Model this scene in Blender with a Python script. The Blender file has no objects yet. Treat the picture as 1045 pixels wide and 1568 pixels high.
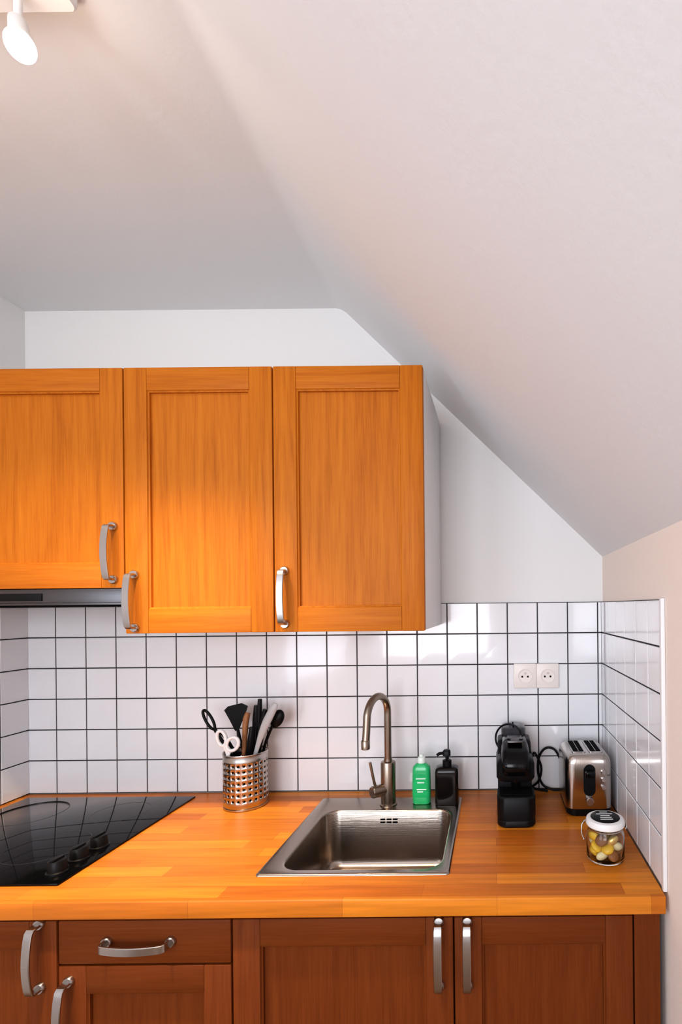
import bpy, bmesh, math, random
from mathutils import Vector, Matrix
random.seed(4)
S=bpy.context.scene
COL=S.collection
S.view_settings.view_transform='Standard'
try: S.view_settings.look='Medium High Contrast'
except Exception as e: print('look',e)
S.view_settings.exposure=0.0

# ------------------------------------------------------------------ materials
def newmat(name):
    m=bpy.data.materials.new(name); m.use_nodes=True
    nt=m.node_tree; b=nt.nodes['Principled BSDF']
    return m,nt,b
def N(nt,t,**k):
    n=nt.nodes.new(t)
    for a,v in k.items(): setattr(n,a,v)
    return n
def mat(name,col,rough=.5,metal=0,bump=0,bscale=40,var=0,vscale=8,emit=None,estr=0,trans=0,ior=1.45,alpha=1,coat=0,aniso=None,spec=.5):
    m,nt,b=newmat(name)
    L=nt.links
    b.inputs['Base Color'].default_value=(*col,1)
    b.inputs['Roughness'].default_value=rough
    b.inputs['Metallic'].default_value=metal
    b.inputs['IOR'].default_value=ior
    b.inputs['Transmission Weight'].default_value=trans
    b.inputs['Coat Weight'].default_value=coat
    b.inputs['Specular IOR Level'].default_value=spec
    if emit:
        b.inputs['Emission Color'].default_value=(*emit,1); b.inputs['Emission Strength'].default_value=estr
    tc=N(nt,'ShaderNodeTexCoord')
    if var:
        n=N(nt,'ShaderNodeTexNoise'); n.inputs['Scale'].default_value=vscale; n.inputs['Detail'].default_value=4
        L.new(tc.outputs['Object'],n.inputs['Vector'])
        r=N(nt,'ShaderNodeValToRGB')
        r.color_ramp.elements[0].position=.3; r.color_ramp.elements[1].position=.7
        r.color_ramp.elements[0].color=(*[c*(1-var) for c in col],1); r.color_ramp.elements[1].color=(*[min(1,c*(1+var)) for c in col],1)
        L.new(n.outputs['Fac'],r.inputs['Fac']); L.new(r.outputs['Color'],b.inputs['Base Color'])
    if bump:
        n=N(nt,'ShaderNodeTexNoise'); n.inputs['Scale'].default_value=bscale; n.inputs['Detail'].default_value=5
        if aniso:
            mp=N(nt,'ShaderNodeMapping'); mp.inputs['Scale'].default_value=aniso
            L.new(tc.outputs['Object'],mp.inputs['Vector']); L.new(mp.outputs['Vector'],n.inputs['Vector'])
        else: L.new(tc.outputs['Object'],n.inputs['Vector'])
        bp=N(nt,'ShaderNodeBump'); bp.inputs['Strength'].default_value=bump; bp.inputs['Distance'].default_value=.002
        L.new(n.outputs['Fac'],bp.inputs['Height']); L.new(bp.outputs['Normal'],b.inputs['Normal'])
    return m

def wood(name,c0,c1,c2,axis='z',rough=.5,contour=.15,spec=.18):
    m,nt,b=newmat(name); L=nt.links
    tc=N(nt,'ShaderNodeTexCoord'); oi=N(nt,'ShaderNodeObjectInfo')
    ad=N(nt,'ShaderNodeVectorMath',operation='MULTIPLY_ADD')
    cmb=N(nt,'ShaderNodeCombineXYZ')
    for i in range(3): L.new(oi.outputs['Random'],cmb.inputs[i])
    L.new(cmb.outputs[0],ad.inputs[0]); ad.inputs[1].default_value=(7,3,11); L.new(tc.outputs['Object'],ad.inputs[2])
    def sc(a,bb):
        mp=N(nt,'ShaderNodeMapping')
        mp.inputs['Scale'].default_value={'z':(a,a,bb),'x':(bb,a,a)}[axis]
        L.new(ad.outputs[0],mp.inputs['Vector']); return mp
    def noise(a,bb,det=5,dist=0):
        mp=sc(a,bb); n=N(nt,'ShaderNodeTexNoise'); n.inputs['Scale'].default_value=1; n.inputs['Detail'].default_value=det
        n.inputs['Distortion'].default_value=dist
        L.new(mp.outputs[0],n.inputs['Vector']); return n
    n1=noise(70,1.6); n2=noise(380,11,3); n3=noise(6,.5,1,.1)
    mu=N(nt,'ShaderNodeMath',operation='MULTIPLY'); mu.inputs[1].default_value=120
    L.new(n3.outputs['Fac'],mu.inputs[0])
    si=N(nt,'ShaderNodeMath',operation='SINE'); L.new(mu.outputs[0],si.inputs[0])
    s2=N(nt,'ShaderNodeMath',operation='MULTIPLY_ADD'); L.new(si.outputs[0],s2.inputs[0]); s2.inputs[1].default_value=.5; s2.inputs[2].default_value=.5
    s3=N(nt,'ShaderNodeMath',operation='POWER'); L.new(s2.outputs[0],s3.inputs[0]); s3.inputs[1].default_value=.4
    mx=N(nt,'ShaderNodeMix'); mx.inputs['Factor'].default_value=contour
    L.new(n1.outputs['Fac'],mx.inputs['A']); L.new(s3.outputs[0],mx.inputs['B'])
    mx2=N(nt,'ShaderNodeMix'); mx2.inputs['Factor'].default_value=.45
    L.new(mx.outputs['Result'],mx2.inputs['A']); L.new(n2.outputs['Fac'],mx2.inputs['B'])
    r=N(nt,'ShaderNodeValToRGB'); e=r.color_ramp.elements
    e[0].position=.28; e[0].color=(*c0,1); e[1].position=.74; e[1].color=(*c2,1)
    k=e.new(.5); k.color=(*c1,1)
    L.new(mx2.outputs['Result'],r.inputs['Fac']); L.new(r.outputs['Color'],b.inputs['Base Color'])
    b.inputs['Roughness'].default_value=rough
    b.inputs['Specular IOR Level'].default_value=spec
    bp=N(nt,'ShaderNodeBump'); bp.inputs['Strength'].default_value=.12; bp.inputs['Distance'].default_value=.001
    L.new(n2.outputs['Fac'],bp.inputs['Height']); L.new(bp.outputs['Normal'],b.inputs['Normal'])
    return m

def counter_wood(name):
    m,nt,b=newmat(name); L=nt.links
    tc=N(nt,'ShaderNodeTexCoord')
    br=N(nt,'ShaderNodeTexBrick'); br.offset=.37; br.offset_frequency=2; br.squash=.75; br.squash_frequency=3
    br.inputs['Scale'].default_value=1; br.inputs['Mortar Size'].default_value=.0004; br.inputs['Mortar Smooth'].default_value=.5
    br.inputs['Brick Width'].default_value=.43; br.inputs['Row Height'].default_value=.043; br.inputs['Bias'].default_value=-.1
    br.inputs['Color1'].default_value=(.74,.265,.026,1); br.inputs['Color2'].default_value=(.46,.125,.013,1); br.inputs['Mortar'].default_value=(.32,.09,.01,1)
    L.new(tc.outputs['Object'],br.inputs['Vector'])
    mp=N(nt,'ShaderNodeMapping'); mp.inputs['Scale'].default_value=(5,90,90); L.new(tc.outputs['Object'],mp.inputs['Vector'])
    n=N(nt,'ShaderNodeTexNoise'); n.inputs['Scale'].default_value=1; n.inputs['Detail'].default_value=6; L.new(mp.outputs[0],n.inputs['Vector'])
    mr=N(nt,'ShaderNodeMapRange'); mr.inputs['From Min'].default_value=.3; mr.inputs['From Max'].default_value=.7; mr.inputs['To Min'].default_value=.80; mr.inputs['To Max'].default_value=1.10
    L.new(n.outputs['Fac'],mr.inputs['Value'])
    vm=N(nt,'ShaderNodeVectorMath',operation='SCALE'); L.new(br.outputs['Color'],vm.inputs[0]); L.new(mr.outputs[0],vm.inputs['Scale'])
    L.new(vm.outputs[0],b.inputs['Base Color'])
    b.inputs['Roughness'].default_value=.38
    b.inputs['Specular IOR Level'].default_value=.3
    return m

M={}
M['wall']=mat('plaster_white',(.80,.79,.785),.85,bump=.25,bscale=90)
M['wallr']=mat('plaster_peach',(.86,.75,.68),.85,bump=.25,bscale=90)
M['ceil']=mat('plaster_ceiling',(.77,.76,.765),.9,bump=.2,bscale=70)
M['floor']=wood('floor_wood',(.12,.07,.04),(.2,.12,.07),(.28,.17,.1),'x')
M['tile']=mat('tile_glaze',(.80,.80,.825),.12,var=.02,vscale=5,coat=.3)
M['grout']=mat('grout_dark',(.04,.04,.045),.9,bump=.3,bscale=300)
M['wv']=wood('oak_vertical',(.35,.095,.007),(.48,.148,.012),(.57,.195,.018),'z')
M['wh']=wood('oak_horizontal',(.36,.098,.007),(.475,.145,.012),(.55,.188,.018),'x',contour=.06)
M['lv']=wood('oak_shaded_vertical',(.115,.027,.006),(.152,.038,.008),(.19,.050,.011),'z',spec=.12)  # same oak, with the shade below the counter darkened into its colour
M['lh']=wood('oak_shaded_horizontal',(.120,.029,.006),(.152,.038,.008),(.185,.050,.011),'x',contour=.06,spec=.12)  # rail version, shade likewise held in the base colour
M['ct']=counter_wood('butcher_block')
M['white']=mat('white_laminate',(.80,.78,.78),.45,var=.015)
M['steel']=mat('brushed_steel',(.38,.33,.29),.22,1,bump=.12,bscale=1,aniso=(8,400,400))
M['steelv']=mat('brushed_steel_body',(.50,.46,.43),.22,1,bump=.1,bscale=1,aniso=(300,300,8))
M['nickel']=mat('satin_nickel',(.50,.48,.47),.25,1,var=.03)
M['faucet']=mat('faucet_nickel',(.30,.245,.20),.27,1,var=.03)
M['dsteel']=mat('hood_steel',(.13,.125,.13),.32,1,bump=.1,bscale=1,aniso=(8,400,400))
M['black']=mat('black_plastic',(.006,.006,.007),.4,var=.1,spec=.22)
M['blackg']=mat('black_gloss',(.004,.004,.005),.13,var=.1,spec=.3)
M['glassblk']=mat('ceramic_glass',(.004,.004,.005),.04,var=.1,spec=.25)
M['ringgrey']=mat('burner_print',(.02,.02,.022),.2,var=.05)
M['dark']=mat('dark_void',(.006,.006,.006),.8,var=.1,spec=.1)
M['cream']=mat('socket_white',(.82,.76,.72),.35,var=.01)
M['green']=mat('soap_green',(.02,.46,.16),.28,var=.1,vscale=30,coat=.3)
M['labelw']=mat('label_pale',(.62,.85,.72),.4,var=.05)
M['soapcap']=mat('soap_cap_clear',(.78,.85,.80),.3,var=.03)
M['blackglass']=mat('amber_black_bottle',(.008,.006,.006),.14,var=.1,spec=.35)
M['whitepl']=mat('white_plastic',(.80,.79,.78),.35,var=.01)
M['greypl']=mat('grey_nylon',(.42,.41,.41),.35,var=.03)
M['brown']=mat('beech_handle',(.30,.13,.05),.5,var=.15,vscale=20)
M['glass']=mat('clear_glass',(.97,.99,.98),.02,trans=1,ior=1.25,var=.005)
M['smoke']=mat('smoked_tank',(.20,.20,.22),.08,trans=.75,ior=1.3,var=.02)
M['yellow']=mat('yellow_wrap',(.78,.48,.05),.3,var=.12,vscale=60)
M['gold']=mat('gold_foil',(.85,.62,.24),.3,.6,var=.1,vscale=60)
M['creamwrap']=mat('cream_wrap',(.82,.72,.45),.35,var=.1,vscale=60)
M['bulb']=mat('bulb_glow',(1,.9,.8),.4,emit=(1.0,.84,.66),estr=45,var=.01)
M['frame']=mat('window_frame_paint',(.8,.8,.8),.4,var=.01)

# ------------------------------------------------------------------ helpers
def group(name,loc=(0,0,0)):
    e=bpy.data.objects.new(name,None); e.empty_display_size=.05; e.location=loc; COL.objects.link(e); return e
def finish(bm,name,m,parent=None,smooth=True,ang=35,recalc=True):
    if recalc: bmesh.ops.recalc_face_normals(bm,faces=bm.faces[:])
    if parent is not None:
        bmesh.ops.translate(bm,verts=bm.verts[:],vec=-Vector(parent.location))
    me=bpy.data.meshes.new(name); bm.to_mesh(me); bm.free()
    ms=m if isinstance(m,(list,tuple)) else [m]
    for x in ms: me.materials.append(x)
    if smooth:
        me.polygons.foreach_set('use_smooth',[True]*len(me.polygons))
        me.set_sharp_from_angle(angle=math.radians(ang))
    o=bpy.data.objects.new(name,me); COL.objects.link(o)
    if parent is not None: o.parent=parent
    return o
def addbox(bm,x0,x1,y0,y1,z0,z1,bev=0,seg=2,filt=None):
    r=bmesh.ops.create_cube(bm,size=1)
    vs=r['verts']
    for v in vs:
        v.co=Vector((x0+(v.co.x+.5)*(x1-x0),y0+(v.co.y+.5)*(y1-y0),z0+(v.co.z+.5)*(z1-z0)))
    if bev:
        es=list({e for v in vs for e in v.link_edges})
        if filt: es=[e for e in es if filt(e)]
        bmesh.ops.bevel(bm,geom=es,offset=bev,segments=seg,affect='EDGES',profile=.5)
def box(name,x0,x1,y0,y1,z0,z1,m,parent=None,bev=0,seg=2,filt=None):
    bm=bmesh.new(); addbox(bm,x0,x1,y0,y1,z0,z1,bev,seg,filt); return finish(bm,name,m,parent)
def addlathe(bm,prof,c,segs=40,axis='z'):
    c=Vector(c); rings=[]
    def pt(r,h,a):
        u,v=r*math.cos(a),r*math.sin(a)
        if axis=='z': return c+Vector((u,v,h))
        if axis=='y': return c+Vector((u,h,v))
        return c+Vector((h,u,v))
    for r,h in prof:
        if r<1e-6: rings.append([bm.verts.new(pt(0,h,0))])
        else: rings.append([bm.verts.new(pt(r,h,2*math.pi*i/segs)) for i in range(segs)])
    for a,b in zip(rings,rings[1:]):
        for i in range(segs):
            j=(i+1)%segs
            if len(a)==1 and len(b)==1: continue
            if len(a)==1: bm.faces.new((a[0],b[i],b[j]))
            elif len(b)==1: bm.faces.new((a[i],a[j],b[0]))
            else: bm.faces.new((a[i],a[j],b[j],b[i]))
def lathe(name,prof,c,m,parent=None,segs=40,axis='z',rot=None):
    bm=bmesh.new(); addlathe(bm,prof,c,segs,axis)
    if rot: bmesh.ops.rotate(bm,verts=bm.verts[:],cent=Vector(c),matrix=rot)
    return finish(bm,name,m,parent)
def cyl(name,c,r,h,m,parent=None,axis='z',bev=.001,segs=32,rot=None):
    return lathe(name,[(0,0),(r-bev,0),(r,bev),(r,h-bev),(r-bev,h),(0,h)],c,m,parent,segs,axis,rot)
def ell(name,c,rx,ry,rz,m,parent=None,rot=None):
    bm=bmesh.new(); bmesh.ops.create_uvsphere(bm,u_segments=24,v_segments=16,radius=1)
    for v in bm.verts: v.co=Vector((v.co.x*rx,v.co.y*ry,v.co.z*rz))
    if rot: bmesh.ops.rotate(bm,verts=bm.verts[:],cent=(0,0,0),matrix=rot)
    bmesh.ops.translate(bm,verts=bm.verts[:],vec=Vector(c))
    return finish(bm,name,m,parent)
def smoothpts(pts,n=8):
    P=[Vector(p) for p in pts]; out=[]
    for i in range(len(P)-1):
        p0=P[max(0,i-1)];p1=P[i];p2=P[i+1];p3=P[min(len(P)-1,i+2)]
        for k in range(n):
            t=k/n
            out.append(.5*((2*p1)+(p2-p0)*t+(2*p0-5*p1+4*p2-p3)*t*t+(3*p1-p0-3*p2+p3)*t**3))
    out.append(P[-1]); return out
def tube(name,pts,r,m,parent=None,sm=True,segs=14,closed=False,flat=1.0,rads=None,n=8,up=None):
    """sweep a round (or flattened) section along points"""
    P=smoothpts(pts,n) if sm else [Vector(p) for p in pts]
    if closed:
        P=[Vector(p) for p in pts]
    bm=bmesh.new(); rings=[]; nn=None; L=len(P)
    for i,p in enumerate(P):
        if closed: t=(P[(i+1)%L]-P[i-1]).normalized()
        else: t=(P[min(i+1,L-1)]-P[max(i-1,0)]).normalized()
        if nn is None:
            a=Vector(up) if up else (Vector((0,1,0)) if abs(t.y)<.8 else Vector((1,0,0)))
            nn=(a-t*a.dot(t)).normalized()
        else: nn=(nn-t*nn.dot(t)).normalized()
        b=t.cross(nn)
        if rads:
            f=i/(L-1)*(len(rads)-1); k=min(int(f),len(rads)-2); rr=rads[k]+(rads[k+1]-rads[k])*(f-k)
        else: rr=r
        rings.append([bm.verts.new(p+nn*rr*flat*math.cos(2*math.pi*j/segs)+b*rr*math.sin(2*math.pi*j/segs)) for j in range(segs)])
    pairs=list(zip(rings,rings[1:]))
    if closed: pairs.append((rings[-1],rings[0]))
    for a,b in pairs:
        for j in range(segs):
            k=(j+1)%segs; bm.faces.new((a[j],a[k],b[k],b[j]))
    if not closed:
        bm.faces.new(rings[0]); bm.faces.new(rings[-1])
    return finish(bm,name,m,parent,ang=50)
def rrect(x0,x1,y0,y1,r,z,n=8):
    o=[]
    for cx,cy,a0 in ((x1-r,y1-r,0),(x0+r,y1-r,90),(x0+r,y0+r,180),(x1-r,y0+r,270)):
        for k in range(n+1):
            a=math.radians(a0+90*k/n); o.append(Vector((cx+r*math.cos(a),cy+r*math.sin(a),z)))
    return o
def loft(name,loops,m,parent=None,cap0=False,cap1=False,ang=35):
    bm=bmesh.new(); R=[[bm.verts.new(p) for p in l] for l in loops]
    for a,b in zip(R,R[1:]):
        n=len(a)
        for i in range(n):
            j=(i+1)%n; bm.faces.new((a[i],a[j],b[j],b[i]))
    if cap0: bm.faces.new(R[0])
    if cap1: bm.faces.new(R[-1])
    return finish(bm,name,m,parent,ang=ang)
def prism(name,poly,x0,x1,m,parent=None,bev=.004,seg=3):
    """extrude (y,z) polygon along x"""
    bm=bmesh.new()
    a=[bm.verts.new((x0,y,z)) for y,z in poly]; b=[bm.verts.new((x1,y,z)) for y,z in poly]
    bm.faces.new(a); bm.faces.new(b[::-1])
    n=len(poly)
    for i in range(n):
        j=(i+1)%n; bm.faces.new((a[i],a[j],b[j],b[i]))
    bmesh.ops.recalc_face_normals(bm,faces=bm.faces[:])
    if bev: bmesh.ops.bevel(bm,geom=bm.edges[:],offset=bev,segments=seg,affect='EDGES',profile=.5)
    return finish(bm,name,m,parent)

# ------------------------------------------------------------------ room
XL,XR,YR,ZC=-1.554,.362,-3.6,2.515
box('floor',XL-.1,XR+.1,YR-.1,.1,-.1,0,M['floor'])
box('wall_back',XL-.1,XR+.1,0,.1,0,2.7,M['wall'])
# left wall with an unseen window opening, added to light the slope
VY0,VY1,VZ0,VZ1=-3.2,-2.05,.9,2.1
bm=bmesh.new()
addbox(bm,XL-.1,XL,YR-.1,VY0,0,2.7); addbox(bm,XL-.1,XL,VY1,0,0,2.7)
addbox(bm,XL-.1,XL,VY0,VY1,0,VZ0); addbox(bm,XL-.1,XL,VY0,VY1,VZ1,2.7)
finish(bm,'wall_left',M['wall'])
g=group('fill_window',(XL-.05,(VY0+VY1)/2,VZ0))  # added window, out of view, framing the side fill lamp
for nm,a in (('frame_left',(VY0,VY0+.05,VZ0,VZ1)),('frame_right',(VY1-.05,VY1,VZ0,VZ1)),('frame_bottom',(VY0+.05,VY1-.05,VZ0,VZ0+.05)),
          ('frame_top',(VY0+.05,VY1-.05,VZ1-.05,VZ1))):
    box(nm,XL-.08,XL-.03,a[0],a[1],a[2],a[3],M['frame'],g,.004)
box('wall_right',XR,XR+.1,YR-.1,0,0,1.76,M['wallr'])
# rear wall with window opening
WX0,WX1,WZ0,WZ1=-1.25,0.0,.95,2.15
bm=bmesh.new()
addbox(bm,XL,WX0,YR-.1,YR,0,2.7); addbox(bm,WX1,XR,YR-.1,YR,0,2.7)
addbox(bm,WX0,WX1,YR-.1,YR,0,WZ0); addbox(bm,WX0,WX1,YR-.1,YR,WZ1,2.7)
finish(bm,'wall_rear',M['wall'])
g=group('window_1',((WX0+WX1)/2,YR-.05,WZ0))
for nm,a in (('frame_left',(WX0,WX0+.05,WZ0,WZ1)),('frame_right',(WX1-.05,WX1,WZ0,WZ1)),('frame_bottom',(WX0+.05,WX1-.05,WZ0,WZ0+.05)),
          ('frame_top',(WX0+.05,WX1-.05,WZ1-.05,WZ1)),('mullion',((WX0+WX1)/2-.025,(WX0+WX1)/2+.025,WZ0+.05,WZ1-.05))):
    box(nm,a[0],a[1],YR-.08,YR-.03,a[2],a[3],M['frame'],g,.004)
# ceiling: flat part, soft bend, slope down to knee wall
prof=[(XL-.1,ZC)]
kx=-.498; sl=(ZC-1.680)/(XR-kx); R=.022
for k in range(9):
    t=k/8; a=Vector((kx-R,ZC)); b=Vector((kx,ZC)); c=Vector((kx+R,ZC-sl*R))
    p=a*(1-t)**2+b*2*t*(1-t)+c*t*t; prof.append((p.x,p.y))
prof.append((XR+.1,1.680-sl*.1))
bm=bmesh.new(); lo=[];hi=[]
for y in (YR-.1,.1):
    lo.append([bm.verts.new((x,y,z)) for x,z in prof]); hi.append([bm.verts.new((x+.05,y,z+.12)) for x,z in prof])
n=len(prof)
for i in range(n-1):
    bm.faces.new((lo[0][i],lo[0][i+1],lo[1][i+1],lo[1][i])); bm.faces.new((hi[0][i],hi[0][i+1],hi[1][i+1],hi[1][i]))
for s in (0,1):
    for i in range(n-1): bm.faces.new((lo[s][i],lo[s][i+1],hi[s][i+1],hi[s][i]))
for i in (0,n-1): bm.faces.new((lo[0][i],lo[1][i],hi[1][i],hi[0][i]))
finish(bm,'ceiling',M['ceil'])

# ------------------------------------------------------------------ tiles
ZT=1.530; rows=[1.530-.102*k for k in range(6)]+[.9115]
def tiles(name,O,U,Nn,us,zs,parent):
    bm=bmesh.new(); g=.0018; c=.0012; h=.007
    for u0,u1 in zip(us,us[1:]):
        for z1,z0 in zip(zs,zs[1:]):
            a,b,cz,d=u0+g,u1-g,z0+g,z1-g
            if b-a<.003 or d-cz<.003: continue
            P=lambda u,z,hh: bm.verts.new(O+U*u+Vector((0,0,z))+Nn*hh)
            j=random.uniform(-.0002,.0002)
            q=[P(a,cz,.001),P(b,cz,.001),P(b,d,.001),P(a,d,.001)]
            r=[P(a,cz,h-c),P(b,cz,h-c),P(b,d,h-c),P(a,d,h-c)]
            f=[P(a+c,cz+c,h+j),P(b-c,cz+c,h-j),P(b-c,d-c,h+j),P(a+c,d-c,h-j)]
            bm.faces.new(f)
            for i in range(4):
                k=(i+1)%4; bm.faces.new((q[i],q[k],r[k],r[i])); bm.faces.new((r[i],r[k],f[k],f[i]))
    return finish(bm,name,M['tile'],parent,smooth=False)
gb=group('tile_backsplash',(-.6,0,1.2))
xs=[XL-.001]+[-.0565+.1*k for k in range(-14,5)]+[XR-.005]
tiles('tiles_back',Vector((0,0,0)),Vector((1,0,0)),Vector((0,-1,0)),xs,rows,gb)
box('grout_back',XL+.001,XR-.001,-.0042,-.0005,.9105,ZT,M['grout'],gb)
ys=[-.005]+[-.1*k for k in range(1,6)]+[-.585]
tiles('tiles_right',Vector((XR,0,0)),Vector((0,1,0)),Vector((-1,0,0)),ys[::-1],rows,gb)
box('grout_right',XR-.0042,XR-.0005,-.585,-.004,.9105,ZT,M['grout'],gb)
box('edge_strip',XR-.009,XR-.0005,-.597,-.5852,.9105,ZT+.002,M['white'],gb,.001)
ysl=[-.005]+[-.1*k for k in range(1,7)]+[-.65]
rowsl=[1.530]+rows[1:]
tiles('tiles_left',Vector((XL,0,0)),Vector((0,1,0)),Vector((1,0,0)),ysl[::-1],rowsl,gb)
box('grout_left',XL+.0005,XL+.0042,-.65,-.004,.9105,ZT,M['grout'],gb)

# ------------------------------------------------------------------ cabinets
def handle(name,parent,x,z,y,L=.135,horiz=False):
    """flat strap pull with square returns and round feet, proud of face y (toward -y)"""
    A=L/2
    pts=[(-A,.006),(-A,.016),(-A+.001,.0225),(-A+.005,.0265)]
    for k in range(1,12):
        t=-1+2*k/12
        pts.append((t*(A-.005),.0270+.007*(1-t*t)))
    pts+=[(A-.005,.0265),(A-.001,.0225),(A,.016),(A,.006)]
    P=[(x+a,y-d,z) if horiz else (x,y-d,z+a) for a,d in pts]
    bm=bmesh.new(); w=.0085; th=.0026; rings=[]; n=len(P)
    for i,p in enumerate(P):
        p=Vector(p); t=(Vector(P[min(i+1,n-1)])-Vector(P[max(i-1,0)])).normalized()
        s=Vector((0,0,1)) if horiz else Vector((1,0,0)); nn=t.cross(s).normalized()
        ww=w
        rings.append([bm.verts.new(p+s*ww*a+nn*th*b) for a,b in ((-1,-.5),(-.85,-1),(.85,-1),(1,-.5),(1,.5),(.85,1),(-.85,1),(-1,.5))])
    for a,b in zip(rings,rings[1:]):
        for j in range(8): k=(j+1)%8; bm.faces.new((a[j],a[k],b[k],b[j]))
    bm.faces.new(rings[0]); bm.faces.new(rings[-1])
    finish(bm,name+'_strap',M['nickel'],parent)
    for i,s in enumerate((-1,1)):
        c=(x+s*A,y+.001,z) if horiz else (x,y+.001,z+s*A)
        lathe(name+'_foot_%d'%(i+1),[(0,0),(.0115,0),(.0115,-.0055),(.0095,-.0085),(0,-.0085)],c,M['nickel'],parent,24,'y')

def shaker(parent,name,x0,x1,z0,z1,yf,mv,mh,st=.058,rt=.058,rb=.062,th=.02):
    yb=yf+th; b=.0022
    box(name+'_stile_left',x0,x0+st,yf,yb,z0,z1,mv,parent,b)
    box(name+'_stile_right',x1-st,x1,yf,yb,z0,z1,mv,parent,b)
    box(name+'_rail_top',x0+st,x1-st,yf+.0003,yb,z1-rt,z1-.0003,mh,parent,.0012)
    box(name+'_rail_bottom',x0+st,x1-st,yf+.0003,yb,z0+.0003,z0+rb,mh,parent,.0012)
    # recessed panel with small ovolo step
    a0,a1,c0,c1=x0+st,x1-st,z0+rb,z1-rt
    bm=bmesh.new()
    lo=[]
    for ins,y in ((0,yf+.002),(.0015,yf+.004),(.004,yf+.005),(.0045,yf+.012),(.0055,yf+.0125)):
        lo.append([bm.verts.new((a,y,c)) for a,c in ((a0+ins,c0+ins),(a1-ins,c0+ins),(a1-ins,c1-ins),(a0+ins,c1-ins))])
    for p,q in zip(lo,lo[1:]):
        for i in range(4): j=(i+1)%4; bm.faces.new((p[i],p[j],q[j],q[i]))
    bm.faces.new(lo[-1])
    finish(bm,name+'_panel',mv,parent,smooth=False,recalc=False)

YU=-.39
ZU1=2.133
def wallcab(x0,x1,z0,hx,hz,gapl=.0015,gapr=.0015):
    g=group('wall_cabinet',((x0+x1)/2,-.2,z0))
    box('carcass',x0+.0005,x1-.0005,YU+.021,-.001 if z0>1.54 else -.009,z0+.002,ZU1-.003,M['white'],g,.001)
    shaker(g,'door',x0+gapl,x1-gapr,z0,ZU1,YU,M['wv'],M['wh'])
    handle('handle',g,hx,hz,YU)
    return g
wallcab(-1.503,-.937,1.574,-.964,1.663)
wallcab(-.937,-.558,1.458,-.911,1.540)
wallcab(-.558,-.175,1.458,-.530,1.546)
g=group('range_hood',(-1.22,-.2,1.53))
box('body',-1.503,-.94,YU+.004,-.012,1.532,1.5735,M['dsteel'],g,.002)
box('filter',-1.45,-1.0,-.36,-.06,1.5285,1.5325,M['dark'],g,.001)
box('switch_panel',-1.30,-1.15,YU+.001,YU+.005,1.543,1.562,M['black'],g,.001)
box('front_lip',-1.503,-.94,YU-.004,YU+.0035,1.532,1.537,M['dsteel'],g,.001)
# filler between wall and left cabinet
box('trim_1',XL+.001,-1.505,YU+.004,YU+.02,1.458,ZU1,M['wv'])

YL=-.598; ZD1=.862; ZD0=.12
def basecab(x0,x1,parts,cx1=None):
    g=group('base_cabinet',((x0+x1)/2,-.3,0))
    c1=cx1 or x1
    t=.016
    box('side_left',x0+.0005,x0+t,YL+.021,-.02,ZD0-.02,.868,M['lv'],g)
    box('side_right',c1-t,c1-.0005,YL+.021,-.02,ZD0-.02,.868,M['lv'],g)
    box('bottom',x0+t,c1-t,YL+.021,-.02,ZD0-.02,ZD0,M['lh'],g)
    box('rear_panel',x0+t,c1-t,-.03,-.02,ZD0,.868,M['lh'],g)
    box('front_rail',x0+t,c1-t,YL+.021,YL+.06,.845,.868,M['lh'],g)
    box('plinth',x0,c1,YL+.06,YL+.075,0,ZD0-.02,M['lh'],g)
    for p in parts: p(g)
    return g
LV,LH=M['lv'],M['lh']
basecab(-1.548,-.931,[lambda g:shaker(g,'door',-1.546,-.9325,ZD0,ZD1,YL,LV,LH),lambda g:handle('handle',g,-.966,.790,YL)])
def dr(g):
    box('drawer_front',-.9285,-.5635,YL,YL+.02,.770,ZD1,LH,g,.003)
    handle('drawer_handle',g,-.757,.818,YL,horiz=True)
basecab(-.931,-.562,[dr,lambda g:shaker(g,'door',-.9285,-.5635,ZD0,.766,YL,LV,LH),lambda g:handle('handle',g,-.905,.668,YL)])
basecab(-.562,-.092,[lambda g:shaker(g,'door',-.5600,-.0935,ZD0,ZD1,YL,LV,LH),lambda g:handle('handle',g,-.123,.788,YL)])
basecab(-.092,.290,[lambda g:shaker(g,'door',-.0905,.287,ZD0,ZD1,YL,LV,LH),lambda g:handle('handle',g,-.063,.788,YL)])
box('trim_2',.2915,.346,YL+.006,YL+.03,0,.866,LV)

# ------------------------------------------------------------------ countertop
CT,CB,CF=.910,.872,-.612
bm=bmesh.new()
hx0,hx1,hy0,hy1=-.520,-.125,-.505,-.155
CXR=.353
flt=lambda e: all(abs(v.co.y-CF)<1e-5 for v in e.verts) and abs(e.verts[0].co.z-e.verts[1].co.z)<1e-5
addbox(bm,XL+.001,CXR-.0005,CF,hy0,CB,CT,.003,3,flt)
addbox(bm,XL+.001,CXR-.0005,hy1,-.008,CB,CT)
addbox(bm,XL+.001,hx0,hy0,hy1,CB,CT)
addbox(bm,hx1,CXR-.0005,hy0,hy1,CB,CT)
finish(bm,'countertop',M['ct'])

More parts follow.
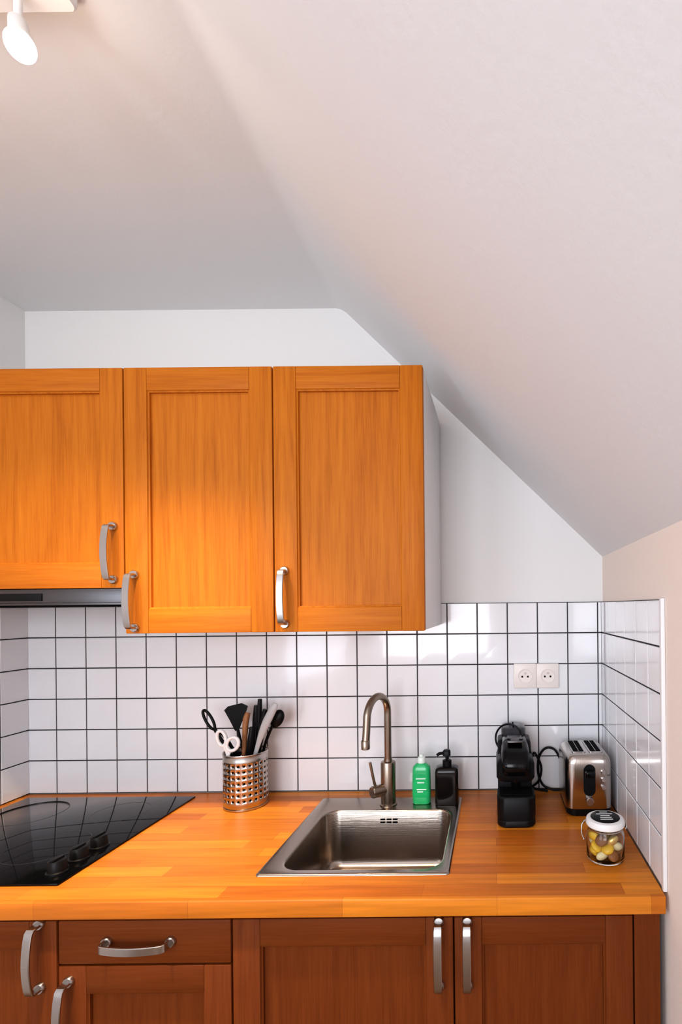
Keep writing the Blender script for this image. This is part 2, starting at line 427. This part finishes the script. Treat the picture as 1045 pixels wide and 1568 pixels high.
# ------------------------------------------------------------------ sink
g=group('kitchen_sink',(-.33,-.3,CT))
sx0,sx1,sy0,sy1=-.550,-.107,-.522,-.072
bx0,bx1,by0,by1=-.506,-.131,-.496,-.170
z=CT
lp=[rrect(sx0,sx1,sy0,sy1,.008,z+.0003),rrect(sx0+.001,sx1-.001,sy0+.001,sy1-.001,.008,z+.003),rrect(sx0+.004,sx1-.004,sy0+.004,sy1-.004,.008,z+.0045),
    rrect(sx0+.010,sx1-.010,sy0+.010,sy1-.010,.010,z+.0035),
    rrect(bx0-.006,bx1+.006,by0-.006,by1+.006,.050,z+.0035),rrect(bx0-.002,bx1+.002,by0-.002,by1+.002,.046,z+.0018),
    rrect(bx0,bx1,by0,by1,.044,z-.003),
    rrect(bx0+.003,bx1-.003,by0+.003,by1-.003,.044,z-.135),
    rrect(bx0+.007,bx1-.007,by0+.007,by1-.007,.043,z-.150),
    rrect(bx0+.016,bx1-.016,by0+.016,by1-.016,.040,z-.159),
    rrect(bx0+.030,bx1-.030,by0+.030,by1-.030,.032,z-.162),
    rrect(-.35,-.29,-.37,-.31,.0299,z-.165)]
o=loft('basin',lp,M['steel'],g,cap1=True,ang=60)
lathe('drain',[(0,.003),(.02,.003),(.022,.005),(.038,.004),(.041,.0)],(-.32,-.34,z-.1648),M['steelv'],g,32)
for r in range(2):
    for c in range(3):
        x=-.345+c*.0185
        box('overflow_slot_%d'%(r*3+c+1),x,x+.014,by1-.0035,by1-.0008,z-.026-r*.009,z-.021-r*.009,M['dark'],g,.001)

# ------------------------------------------------------------------ faucet
fx,fy,fz=-.330,-.128,CT+.0036
g=group('kitchen_faucet',(fx,fy,fz))
lathe('body',[(0,0),(.026,0),(.026,.004),(.0225,.006),(.0225,.128),(.021,.132),(.013,.134),(.0125,.142),(0,.142)],(fx,fy,fz),M['faucet'],g,36)
top=1.255; rr=.058; dirv=Vector((-.30,-.95,0)).normalized()
pts=[Vector((fx,fy,fz+.13)),Vector((fx,fy,fz+.18)),Vector((fx,fy,top-rr-.02))]
for k in range(0,13):
    a=math.pi-(math.pi*1.0)*k/12
    pts.append(Vector((fx,fy,top-rr))+dirv*(rr+rr*math.cos(a))+Vector((0,0,rr*math.sin(a))))
e=pts[-1]; pts.append(e+Vector((0,0,-.03))+dirv*.003); pts.append(e+Vector((0,0,-.068))+dirv*.008)
tube('spout',pts,.0108,M['faucet'],g,n=3,segs=20)
tip=pts[-1]
lathe('aerator',[(0,-.012),(.010,-.012),(.0122,-.010),(.0122,.012),(.0108,.014)],tip,M['faucet'],g,24)
# side lever: knob axis toward left-front
ax=Vector((-.75,-.66,0)).normalized()
kc=Vector((fx,fy,fz+.050))
tube('lever_hub',[kc+ax*.012,kc+ax*.052],.0175,M['faucet'],g,sm=False,segs=28)
tube('lever_cap',[kc+ax*.0522,kc+ax*.056],.0160,M['nickel'],g,sm=False,segs=28)
lb=kc+ax*.042+Vector((0,0,.012))
tube('lever_pin',[lb,lb+Vector((-.006,-.002,.025)),lb+Vector((-.016,-.004,.078))],.0042,M['faucet'],g,segs=12)

# ------------------------------------------------------------------ cooktop
g=group('ceramic_cooktop',(-1.24,-.3,CT))
box('glass',-1.512,-.970,-.552,-.050,CT+.0003,CT+.0055,M['glassblk'],g,.0015)
for i,(cx,cy,r) in enumerate(((-1.39,-.17,.09),(-1.12,-.17,.075),(-1.38,-.41,.075),(-1.15,-.38,.09))):
    bm=bmesh.new(); addlathe(bm,[(r,0),(r,.0002),(r-.0015,.0002),(r-.0015,0)],(cx,cy,CT+.0055),64)
    finish(bm,'burner_ring_%d'%(i+1),M['ringgrey'],g)
for i,y in enumerate((-.385,-.445,-.505)):
    lathe('knob_%d'%(i+1),[(0,0),(.0215,0),(.0215,.004),(.0185,.006),(.0175,.028),(.016,.030),(0,.030)],(-1.012,y,CT+.0056),M['black'],g,32)
    box('knob_grip_%d'%(i+1),-1.0155,-1.0085,y-.0165,y+.0165,CT+.0355,CT+.039,M['black'],g,.001)

# ------------------------------------------------------------------ utensil holder (perforated)
ux,uy,uz,ur,uh=-.777,-.108,CT+.0005,.0635,.166
g=group('utensil_holder',(ux,uy,uz))
bm=bmesh.new(); NC=24; NR=7; cw=2*math.pi/NC; z0h,z1h=.022,.022+NR*.0175
vd={}
def V(a,h,r=ur):
    k=(round((a%(2*math.pi)),5),round(h,5),round(r,5))
    if k[0]==round(2*math.pi,5): k=(0.0,k[1],k[2])
    if k not in vd: vd[k]=bm.verts.new((ux+r*math.cos(a),uy+r*math.sin(a),uz+h))
    return vd[k]
ch=.0175
for i in range(NC):
    a0=i*cw
    for h0,h1 in ((0.0,z0h),(z1h,uh)):
        bm.faces.new((V(a0,h0),V(a0+cw/2,h0),V(a0+cw/2,h1),V(a0,h1)))
        bm.faces.new((V(a0+cw/2,h0),V(a0+cw,h0),V(a0+cw,h1),V(a0+cw/2,h1)))
    for j in range(NR):
        h0=z0h+j*ch; ca=a0+cw/2; chh=h0+ch/2
        hr=.0036
        out=[V(a0+cw*p,h0+ch*q) for p,q in ((1,.5),(1,1),(.5,1),(0,1),(0,.5),(0,0),(.5,0),(1,0))]
        inn=[bm.verts.new((ux+ur*math.cos(ca+hr/ur*math.cos(t)),uy+ur*math.sin(ca+hr/ur*math.cos(t)),uz+chh+hr*math.sin(t))) for t in [k*math.pi/4 for k in range(8)]]
        for k in range(8):
            l=(k+1)%8; bm.faces.new((out[k],out[l],inn[l],inn[k]))
o=finish(bm,'perforated_wall',M['steelv'],g,ang=60)
md=o.modifiers.new('thick','SOLIDIFY'); md.thickness=.0012; md.offset=-1
cyl('liner',(ux,uy,uz+.006),ur-.004,.010,M['dark'],g,segs=40)
lathe('base',[(0,0),(ur-.001,0),(ur+.0005,.002),(ur+.0005,.006),(ur-.002,.006),(0,.004)],(ux,uy,uz),M['steelv'],g,48)
bm=bmesh.new(); addlathe(bm,[(ur-.0025,uh-.003),(ur-.0025,uh),(ur+.001,uh+.0015),(ur+.0016,uh),(ur+.001,uh-.003),(ur-.0025,uh-.003)],(ux,uy,uz),48); finish(bm,'rim',M['steelv'],g)

g=group('kitchen_utensils',(ux,uy,uz+.01))
zb=uz+.018
B,GR,WH=M['black'],M['greypl'],M['whitepl']
# tongs / loop-handled tool leaning left
tube('tool_shaft',[(ux+.03,uy,zb),(ux-.050,uy-.01,1.08),(ux-.088,uy-.015,1.150)],.006,B,g,flat=.5)
lc=Vector((ux-.104,uy-.017,1.178)); d=Vector((-.48,0,.88)).normalized(); s=Vector((.88,0,.48))
tube('tool_loop',[lc+d*.033*math.sin(a)+s*.010*math.cos(a) for a in [k*2*math.pi/24 for k in range(24)]],.0042,B,g,closed=True,segs=10)
# second arm of tongs
tube('tool_arm',[(ux+.02,uy+.02,zb),(ux-.046,uy+.01,1.08),(ux-.080,uy+.005,1.135)],.0055,B,g,flat=.6)
# spatula
tube('spatula_shaft',[(ux+.02,uy+.03,zb),(ux-.02,uy+.02,1.08),(ux-.035,uy+.018,1.145)],.0045,B,g)
bm=bmesh.new()
out=[(-.040,1.135),(-.029,1.137),(-.004,1.200),(.000,1.212),(-.020,1.222),(-.062,1.212),(-.074,1.200),(-.060,1.175)]
f0=[bm.verts.new((ux+a,uy+.014,b)) for a,b in out]; f1=[bm.verts.new((ux+a,uy+.017,b)) for a,b in out]
bm.faces.new(f0); bm.faces.new(f1[::-1])
for i in range(len(out)): j=(i+1)%len(out); bm.faces.new((f0[i],f0[j],f1[j],f1[i]))
finish(bm,'spatula_blade',B,g)
# scissors
def ring(nm,cx,cz,rx,rz,tilt,y,m=WH,r=.0052):
    P=[]
    for k in range(28):
        a=2*math.pi*k/28; u=rx*math.cos(a); v=rz*math.sin(a)
        P.append((cx+u*math.cos(tilt)-v*math.sin(tilt),y,cz+u*math.sin(tilt)+v*math.cos(tilt)))
    tube(nm,P,r,m,g,closed=True,segs=12)
ring('scissor_ring_1',ux-.050,1.128,.013,.023,.25,uy-.045)
ring('scissor_ring_2',ux-.014,1.112,.017,.021,-.5,uy-.050)
tube('scissor_arm_1',[(ux-.045,uy-.045,1.108),(ux-.032,uy-.046,1.085),(ux-.022,uy-.044,1.03)],.006,WH,g,flat=.6)
tube('scissor_arm_2',[(ux-.020,uy-.050,1.095),(ux-.030,uy-.048,1.075),(ux-.038,uy-.042,1.03)],.006,WH,g,flat=.6)
tube('scissor_blades',[(ux-.030,uy-.044,1.05),(ux-.02,uy-.03,zb)],.007,M['nickel'],g,flat=.3,sm=False)
# wooden handle
tube('wood_spoon_handle',[(ux-.01,uy-.02,zb),(ux+.0,uy-.01,1.08),(ux+.003,uy-.005,1.165),(ux+.008,uy,1.195)],.006,M['brown'],g,rads=[.005,.0055,.008,.0095,.007])
tube('whisk_handle',[(ux-.02,uy+.01,zb),(ux+.020,uy-.02,1.08),(ux+.030,uy-.02,1.155)],.006,B,g,rads=[.005,.007,.009,.007])
# black handles, upright
tube('black_handle_1',[(ux+.01,uy+.02,zb),(ux+.03,uy+.015,1.08),(ux+.040,uy+.012,1.235)],.006,B,g,rads=[.004,.005,.006,.0095,.0085,.006])
tube('black_handle_2',[(ux+.01,uy,zb),(ux+.040,uy,1.08),(ux+.062,uy,1.205)],.006,B,g,rads=[.004,.006,.0085,.0095,.007])
tube('black_handle_3',[(ux-.01,uy+.03,zb),(ux+.012,uy+.03,1.1),(ux+.020,uy+.03,1.212)],.006,B,g,rads=[.004,.006,.008,.010,.007])
# pale ladle handle + bowl
tube('ladle_handle',[(ux,uy-.02,zb),(ux+.045,uy-.02,1.09),(ux+.066,uy-.02,1.150),(ux+.092,uy-.018,1.205),(ux+.103,uy-.017,1.226)],.006,GR,g,flat=.45,rads=[.005,.006,.010,.013,.012,.007])
tube('ladle_shaft',[(ux+.01,uy+.02,zb),(ux+.048,uy+.02,1.08),(ux+.075,uy+.02,1.150)],.0045,B,g)
ell('ladle_bowl',(ux+.092,uy+.016,1.172),.020,.012,.030,B,g,Matrix.Rotation(.45,3,'Y'))

# ------------------------------------------------------------------ soap bottles
DK=CT+.0040
bx,by=-.229,-.117
g=group('dish_soap_bottle',(bx,by,DK))
loft('bottle',[rrect(bx-a,bx+a,by-b,by+b,min(a,b)*.75,DK+h) for a,b,h in ((.024,.015,0),(.0275,.018,.003),(.028,.0185,.03),(.027,.018,.085),(.0275,.018,.100),(.026,.0165,.112),(.018,.013,.120),(.011,.0105,.124))],M['green'],g,True,True,ang=50)
loft('label',[rrect(bx-a,bx+a,by-b,by+b,min(a,b)*.75,DK+h) for a,b,h in ((.0284,.0188,.028),(.0276,.0184,.088))],M['green'],g)
for i,(dx,w,h) in enumerate(((0,.030,.078),(0,.022,.066),(.002,.030,.045),(-.002,.018,.038))):
    box('label_text_%d'%(i+1),bx+dx-w/2,bx+dx+w/2,by-.0200,by-.0182,DK+h,DK+h+.004,M['labelw'],g,.001)
lathe('cap',[(0,.124),(.0125,.124),(.0125,.138),(.011,.141),(.006,.143),(.0055,.150),(0,.151)],(bx,by,DK),M['soapcap'],g,24)

bx,by=-.150,-.117
g=group('soap_dispenser',(bx,by,DK))
a=.0355
loft('bottle',[rrect(bx-a*k,bx+a*k,by-.026*k,by+.026*k,.010,DK+h) for k,h in ((.94,0),(1,.004),(1,.098),(.95,.108),(.75,.113),(.45,.115))],M['blackglass'],g,True,True,ang=50)
lathe('collar',[(0,.114),(.014,.114),(.014,.130),(.012,.132),(.005,.133),(.005,.146),(0,.146)],(bx,by,DK),M['black'],g,24)
loft('pump_head',[rrect(bx-.013,bx+.011,by-.010,by+.010,.007,DK+h) for h in (.145,.158)]+[rrect(bx-.009,bx+.008,by-.007,by+.007,.006,DK+.163)],M['black'],g,True,True)
tube('nozzle',[(bx-.006,by-.003,DK+.153),(bx-.022,by-.008,DK+.153),(bx-.030,by-.010,DK+.148)],.0045,M['black'],g)

# ------------------------------------------------------------------ wall socket
g=group('wall_socket',(.137,-.008,1.287))
for i,cx in enumerate((.100,.1745)):
    box('frame_%d'%(i+1),cx-.0372,cx+.0372,-.0165,-.0078,1.247,1.328,M['cream'],g,.003)
    cz=1.2875
    lathe('well_%d'%(i+1),[(0,-.0172),(.0195,-.0172),(.0198,-.0195),(.0225,-.0200),(.0232,-.0165)],(cx,0,cz),M['cream'],g,36,'y')
    for k,s in enumerate((-1,1)):
        cyl('hole_%d_%d'%(i+1,k+1),(cx+s*.0093,-.0180,cz-.002),.0032,.001,M['dark'],g,'y',.0002,16)
    cyl('pin_%d'%(i+1),(cx,-.024,cz+.0095),.0026,.007,M['nickel'],g,'y',.0004,16)

# ------------------------------------------------------------------ coffee machine
mx=.057; K=M['black']; KG=M['blackg']
y0=-.292; z=CT+.0005
g=group('capsule_coffee_machine',(mx,-.17,z))
prism('body_column',[(-.052,z+.004),(-.052,z+.185),(-.085,z+.205),(-.150,z+.205),(-.185,z+.180),(-.200,z+.004)],mx-.050,mx+.050,K,g,.010)
prism('brew_head',[(-.12,z+.125),(-.262,z+.128),(-.274,z+.150),(-.268,z+.178),(-.235,z+.200),(-.190,z+.212),(-.12,z+.214)],mx-.040,mx+.040,KG,g,.018,5)
loft('head_cheeks',[rrect(mx-a,mx+a,-.255+b,-.10,.026,z+h) for a,b,h in ((.050,.004,.112),(.0545,0,.120),(.0545,0,.158),(.051,.003,.168),(.043,.010,.175))],K,g,True,True)
lathe('coffee_spout',[(0,0),(.011,0),(.013,.006),(.015,.024),(0,.024)],(mx,-.240,z+.094),KG,g,24)
loft('drip_tray_base',[rrect(mx-a,mx+a,y0+b,-.17,.026,z+h) for a,b,h in ((.050,.003,0),(.053,0,.004),(.053,0,.016),(.051,.002,.019))],K,g,True,True)
loft('cup_support',[rrect(mx-a,mx+a,y0+b,-.195,.026,z+h) for a,b,h in ((.052,.001,.0192),(.0535,.001,.030),(.0535,.001,.078),(.051,.004,.083))],K,g,True,True)
loft('cup_support_top',[rrect(mx-.046,mx+.046,y0+.009,-.20,.020,z+h) for h in (.0831,.0838)],M['dark'],g,True,True)
for i in range(6):
    box('grille_bar_%d'%(i+1),mx-.040,mx+.040,y0+.022+i*.012,y0+.026+i*.012,z+.0839,z+.0850,M['dark'],g,.0004)
box('front_shell',mx-.047,mx+.047,-.212,-.196,z+.05,z+.125,K,g,.004)
loft('water_tank',[rrect(mx-.038+a,mx+.038-a,-.115+a,-.016-a,.028,z+h) for a,h in ((.002,.19),(0,.195),(0,.222),(.003,.226),(.012,.229))],M['smoke'],g,True,True)
loft('tank_lower',[rrect(mx-.038,mx+.038,-.051,-.014,.015,z+h) for h in (0.002,.189)],K,g,True,True)
P=[]
for k in range(33):
    a=math.radians(-60+300*k/32); P.append((mx-.016+.040*math.cos(a),-.135+.020*math.sin(a),z+.205+.038*math.sin(a)))
tube('lever_loop',P,.0030,M['blackg'],g,sm=False,segs=12)
box('lever_plate',mx-.022,mx+.022,-.222,-.150,z+.2125,z+.219,M['dsteel'],g,.003)
for i,dx in enumerate((-.018,.018)):
    cyl('button_%d'%(i+1),(mx+dx,-.205,z+.2185),.006,.004,KG,g)

# ------------------------------------------------------------------ toaster
tx0,tx1,ty0,ty1=.203,.337,-.222,-.045; tz=CT+.0005
g=group('toaster',((tx0+tx1)/2,-.13,tz))
def trr(h,ins,r=.026): return rrect(tx0+ins,tx1-ins,ty0+ins*.6,ty1-ins*.6,r,tz+h)
loft('base',[trr(0.0,.008),trr(.004,.003),trr(.020,.002)],M['black'],g,True,True)
loft('shell',[trr(.0202,.003),trr(.022,.0),trr(.150,.0),trr(.160,.002),trr(.169,.007),trr(.1745,.015,.02),trr(.176,.022,.016)],M['steelv'],g,True,True,ang=50)
for i,cx in enumerate((.245,.295)):
    loft('slot_frame_%d'%(i+1),[rrect(cx-.020,cx+.020,-.195,-.070,.006,tz+h) for h in (.1762,.1785)],M['nickel'],g,True,True)
    loft('slot_%d'%(i+1),[rrect(cx-.0155,cx+.0155,-.190,-.074,.004,tz+h) for h in (.1786,.1790)],M['dark'],g,True,True)
    box('slot_wire_%d'%(i+1),cx-.0008,cx+.0008,-.188,-.076,tz+.1791,tz+.1800,M['nickel'],g)
cx=.270
loft('control_panel',[[Vector((p.x,ty0-d,p.y)) for p in rrect(cx-.017,cx+.017,tz+.060,tz+.150,.0165,0)] for d in (-.002,.0025)],M['black'],g,True,True)
box('lever_knob',cx-.014,cx+.014,ty0-.024,ty0-.003,tz+.118,tz+.136,M['blackg'],g,.005,3)
for i,h in enumerate((.128,.106,.084)):
    cyl('knob_%d'%(i+1),(cx+.040,ty0-.006,tz+h),.0065,.007,M['nickel'],g,'y',.001,20)
cyl('dial',(cx,ty0-.010,tz+.045),.011,.010,M['nickel'],g,'y',.001,24)
# cable loops
g=group('power_cable',(.17,-.05,CT))
tube('cord',[(.215,-.040,CT+.10),(.195,-.022,CT+.135),(.165,-.020,CT+.140),(.143,-.020,CT+.110),(.140,-.020,CT+.06),(.155,-.020,CT+.02),(.185,-.024,CT+.006),(.21,-.03,CT+.006)],.0038,M['black'],g)
tube('cord_strand',[(.115,-.020,CT+.09),(.128,-.020,CT+.125),(.150,-.022,CT+.08),(.142,-.022,CT+.035),(.122,-.022,CT+.012),(.17,-.035,CT+.005)],.0038,M['black'],g)

# ------------------------------------------------------------------ jar
jx,jy,jz=.263,-.452,CT+.0005
g=group('glass_jar',(jx,jy,jz))
r=.045
lathe('glass_body',[(0,0),(r-.006,0),(r-.001,.003),(r,.008),(r,.060),(r-.003,.068),(r-.006,.074),(r-.006,.080),(r-.0085,.080),(r-.0085,.073),(r-.0055,.066),(r-.0025,.059),(r-.0025,.009),(r-.005,.0045),(0,.004)],(jx,jy,jz),M['glass'],g,48)
lathe('lid_rim',[(r-.010,.0805),(r-.001,.0805),(r+.001,.083),(r+.001,.092),(r-.001,.096),(r-.005,.098),(r-.010,.098)],(jx,jy,jz),M['whitepl'],g,48)
lathe('lid_top',[(0,.0805),(r-.0105,.0805),(r-.0102,.0985),(r-.013,.1005),(0,.1015)],(jx,jy,jz),M['black'],g,48)
random.seed(9)
for i in range(5):
    w=random.uniform(.010,.022)
    bm=bmesh.new(); addbox(bm,jx-w/1,jx+w*.9,jy-.022+i*.010,jy-.0205+i*.010,jz+.1012,jz+.1024)
    finish(bm,'lid_print_%d'%(i+1),M['whitepl'],g)
bm=bmesh.new(); addlathe(bm,[(r-.0055,.073),(r-.0042,.0735),(r-.0042,.0765),(r-.0055,.077)],(jx,jy,jz),48); finish(bm,'hinge_band',M['nickel'],g)
tube('wire_clip',[(jx-r-.001,jy+.008,jz+.088),(jx-r-.010,jy+.004,jz+.080),(jx-r-.012,jy,jz+.060),(jx-r-.006,jy-.004,jz+.046),(jx-r-.002,jy-.008,jz+.060),(jx-r+.001,jy-.012,jz+.075)],.0018,M['nickel'],g,segs=8)
tube('wire_clasp',[(jx+r+.001,jy+.008,jz+.088),(jx+r+.006,jy,jz+.080),(jx+r+.003,jy-.004,jz+.070)],.0016,M['nickel'],g,segs=8)
cnt=0
for lay in range(3):
    for k in range(6):
        a=k*math.pi/3+lay*.5; rr2=.026
        cnt+=1
        ell('pod_%d'%cnt,(jx+rr2*math.cos(a),jy+rr2*math.sin(a),jz+.016+lay*.018),.0150,.0145,.0095,random.choice([M['yellow'],M['creamwrap'],M['gold'],M['yellow'],M['brown']]),g,Matrix.Rotation(random.uniform(-.8,.8),3,'Y')@Matrix.Rotation(random.uniform(-.8,.8),3,'X'))
    cnt+=1; ell('pod_%d'%cnt,(jx,jy,jz+.014+lay*.018),.012,.012,.008,M['yellow'],g)

# ------------------------------------------------------------------ ceiling spots
ly=-.867
g=group('ceiling_spotlight',(-1.0,ly,ZC-.02))
loft('track_bar',[[Vector((p.x,p.y,ZC-.0005-h)) for p in rrect(-1.45,-.665,ly-.032,ly+.032,.010,0)] for h in (0,.018)]+[[Vector((p.x,p.y,ZC-.024)) for p in rrect(-1.447,-.668,ly-.029,ly+.029,.010,0)]],M['whitepl'],g,True,True)
for i,hx in enumerate((-.737,-1.05,-1.36)):
    cyl('stem_%d'%(i+1),(hx,ly,ZC-.078),.0055,.056,M['whitepl'],g)
    rot=Matrix.Rotation(math.radians(-13),3,'Y')@Matrix.Rotation(math.radians(-10),3,'X')
    lathe('shade_%d'%(i+1),[(0,0),(.010,0),(.0125,-.004),(.0135,-.030),(.0175,-.046),(.0165,-.047),(.0120,-.032),(0,-.030)],(hx,ly,ZC-.072),M['whitepl'],g,32,rot=rot)
    c=Vector((hx,ly,ZC-.072)); off=rot@Vector((0,0,-.052))
    ell('bulb_%d'%(i+1),c+off,.0195,.0195,.0205,M['bulb'],g)

def light(kind,name,loc,en,col,target=None,**k):
    l=bpy.data.lights.new(name,kind); l.energy=en; l.color=col
    for a,v in k.items(): setattr(l,a,v)
    o=bpy.data.objects.new(name,l); o.location=loc; COL.objects.link(o)
    if target is not None:
        o.rotation_euler=(Vector(target)-Vector(loc)).to_track_quat('-Z','Y').to_euler()
    return o
WARM=(1.0,.77,.52)
light('SPOT','spot_lamp_near',(-.722,ly-.01,2.355),84,WARM,(-.80,-.60,.91),spot_size=math.radians(70),spot_blend=1,shadow_soft_size=.025)
light('SPOT','spot_lamp_left',(-1.035,ly-.01,2.355),36,WARM,(-1.15,-.55,.91),spot_size=math.radians(76),spot_blend=1,shadow_soft_size=.025)
light('AREA','window_daylight',((WX0+WX1)/2,YR+.02,1.55),35,(.94,.96,1.0),((WX0+WX1)/2,0,1.5),shape='RECTANGLE',size=1.15,size_y=1.1)
light('AREA','side_fill_light',(XL+.02,(VY0+VY1)/2,1.5),19,(.80,.90,1.0),(0,(VY0+VY1)/2+.25,1.55),shape='RECTANGLE',size=1.05,size_y=1.1)  # added cool fill for the slope and right wall

w=bpy.data.worlds.new('sky'); S.world=w; w.use_nodes=True
bg=w.node_tree.nodes['Background']; bg.inputs[0].default_value=(.6,.75,1,1); bg.inputs[1].default_value=1.0

# ------------------------------------------------------------------ camera
cd=bpy.data.cameras.new('camera'); cam=bpy.data.objects.new('camera',cd); COL.objects.link(cam)
cd.sensor_fit='HORIZONTAL'; cd.sensor_width=24; cd.lens=17.29
cd.shift_x=-.2244; cd.shift_y=.1378; cd.clip_start=.01
cam.matrix_world=Matrix.Translation((0,-1.637,1.519))@Matrix.Rotation(math.radians(90),4,'X')@Matrix.Rotation(math.radians(-.55),4,'Z')
S.camera=cam
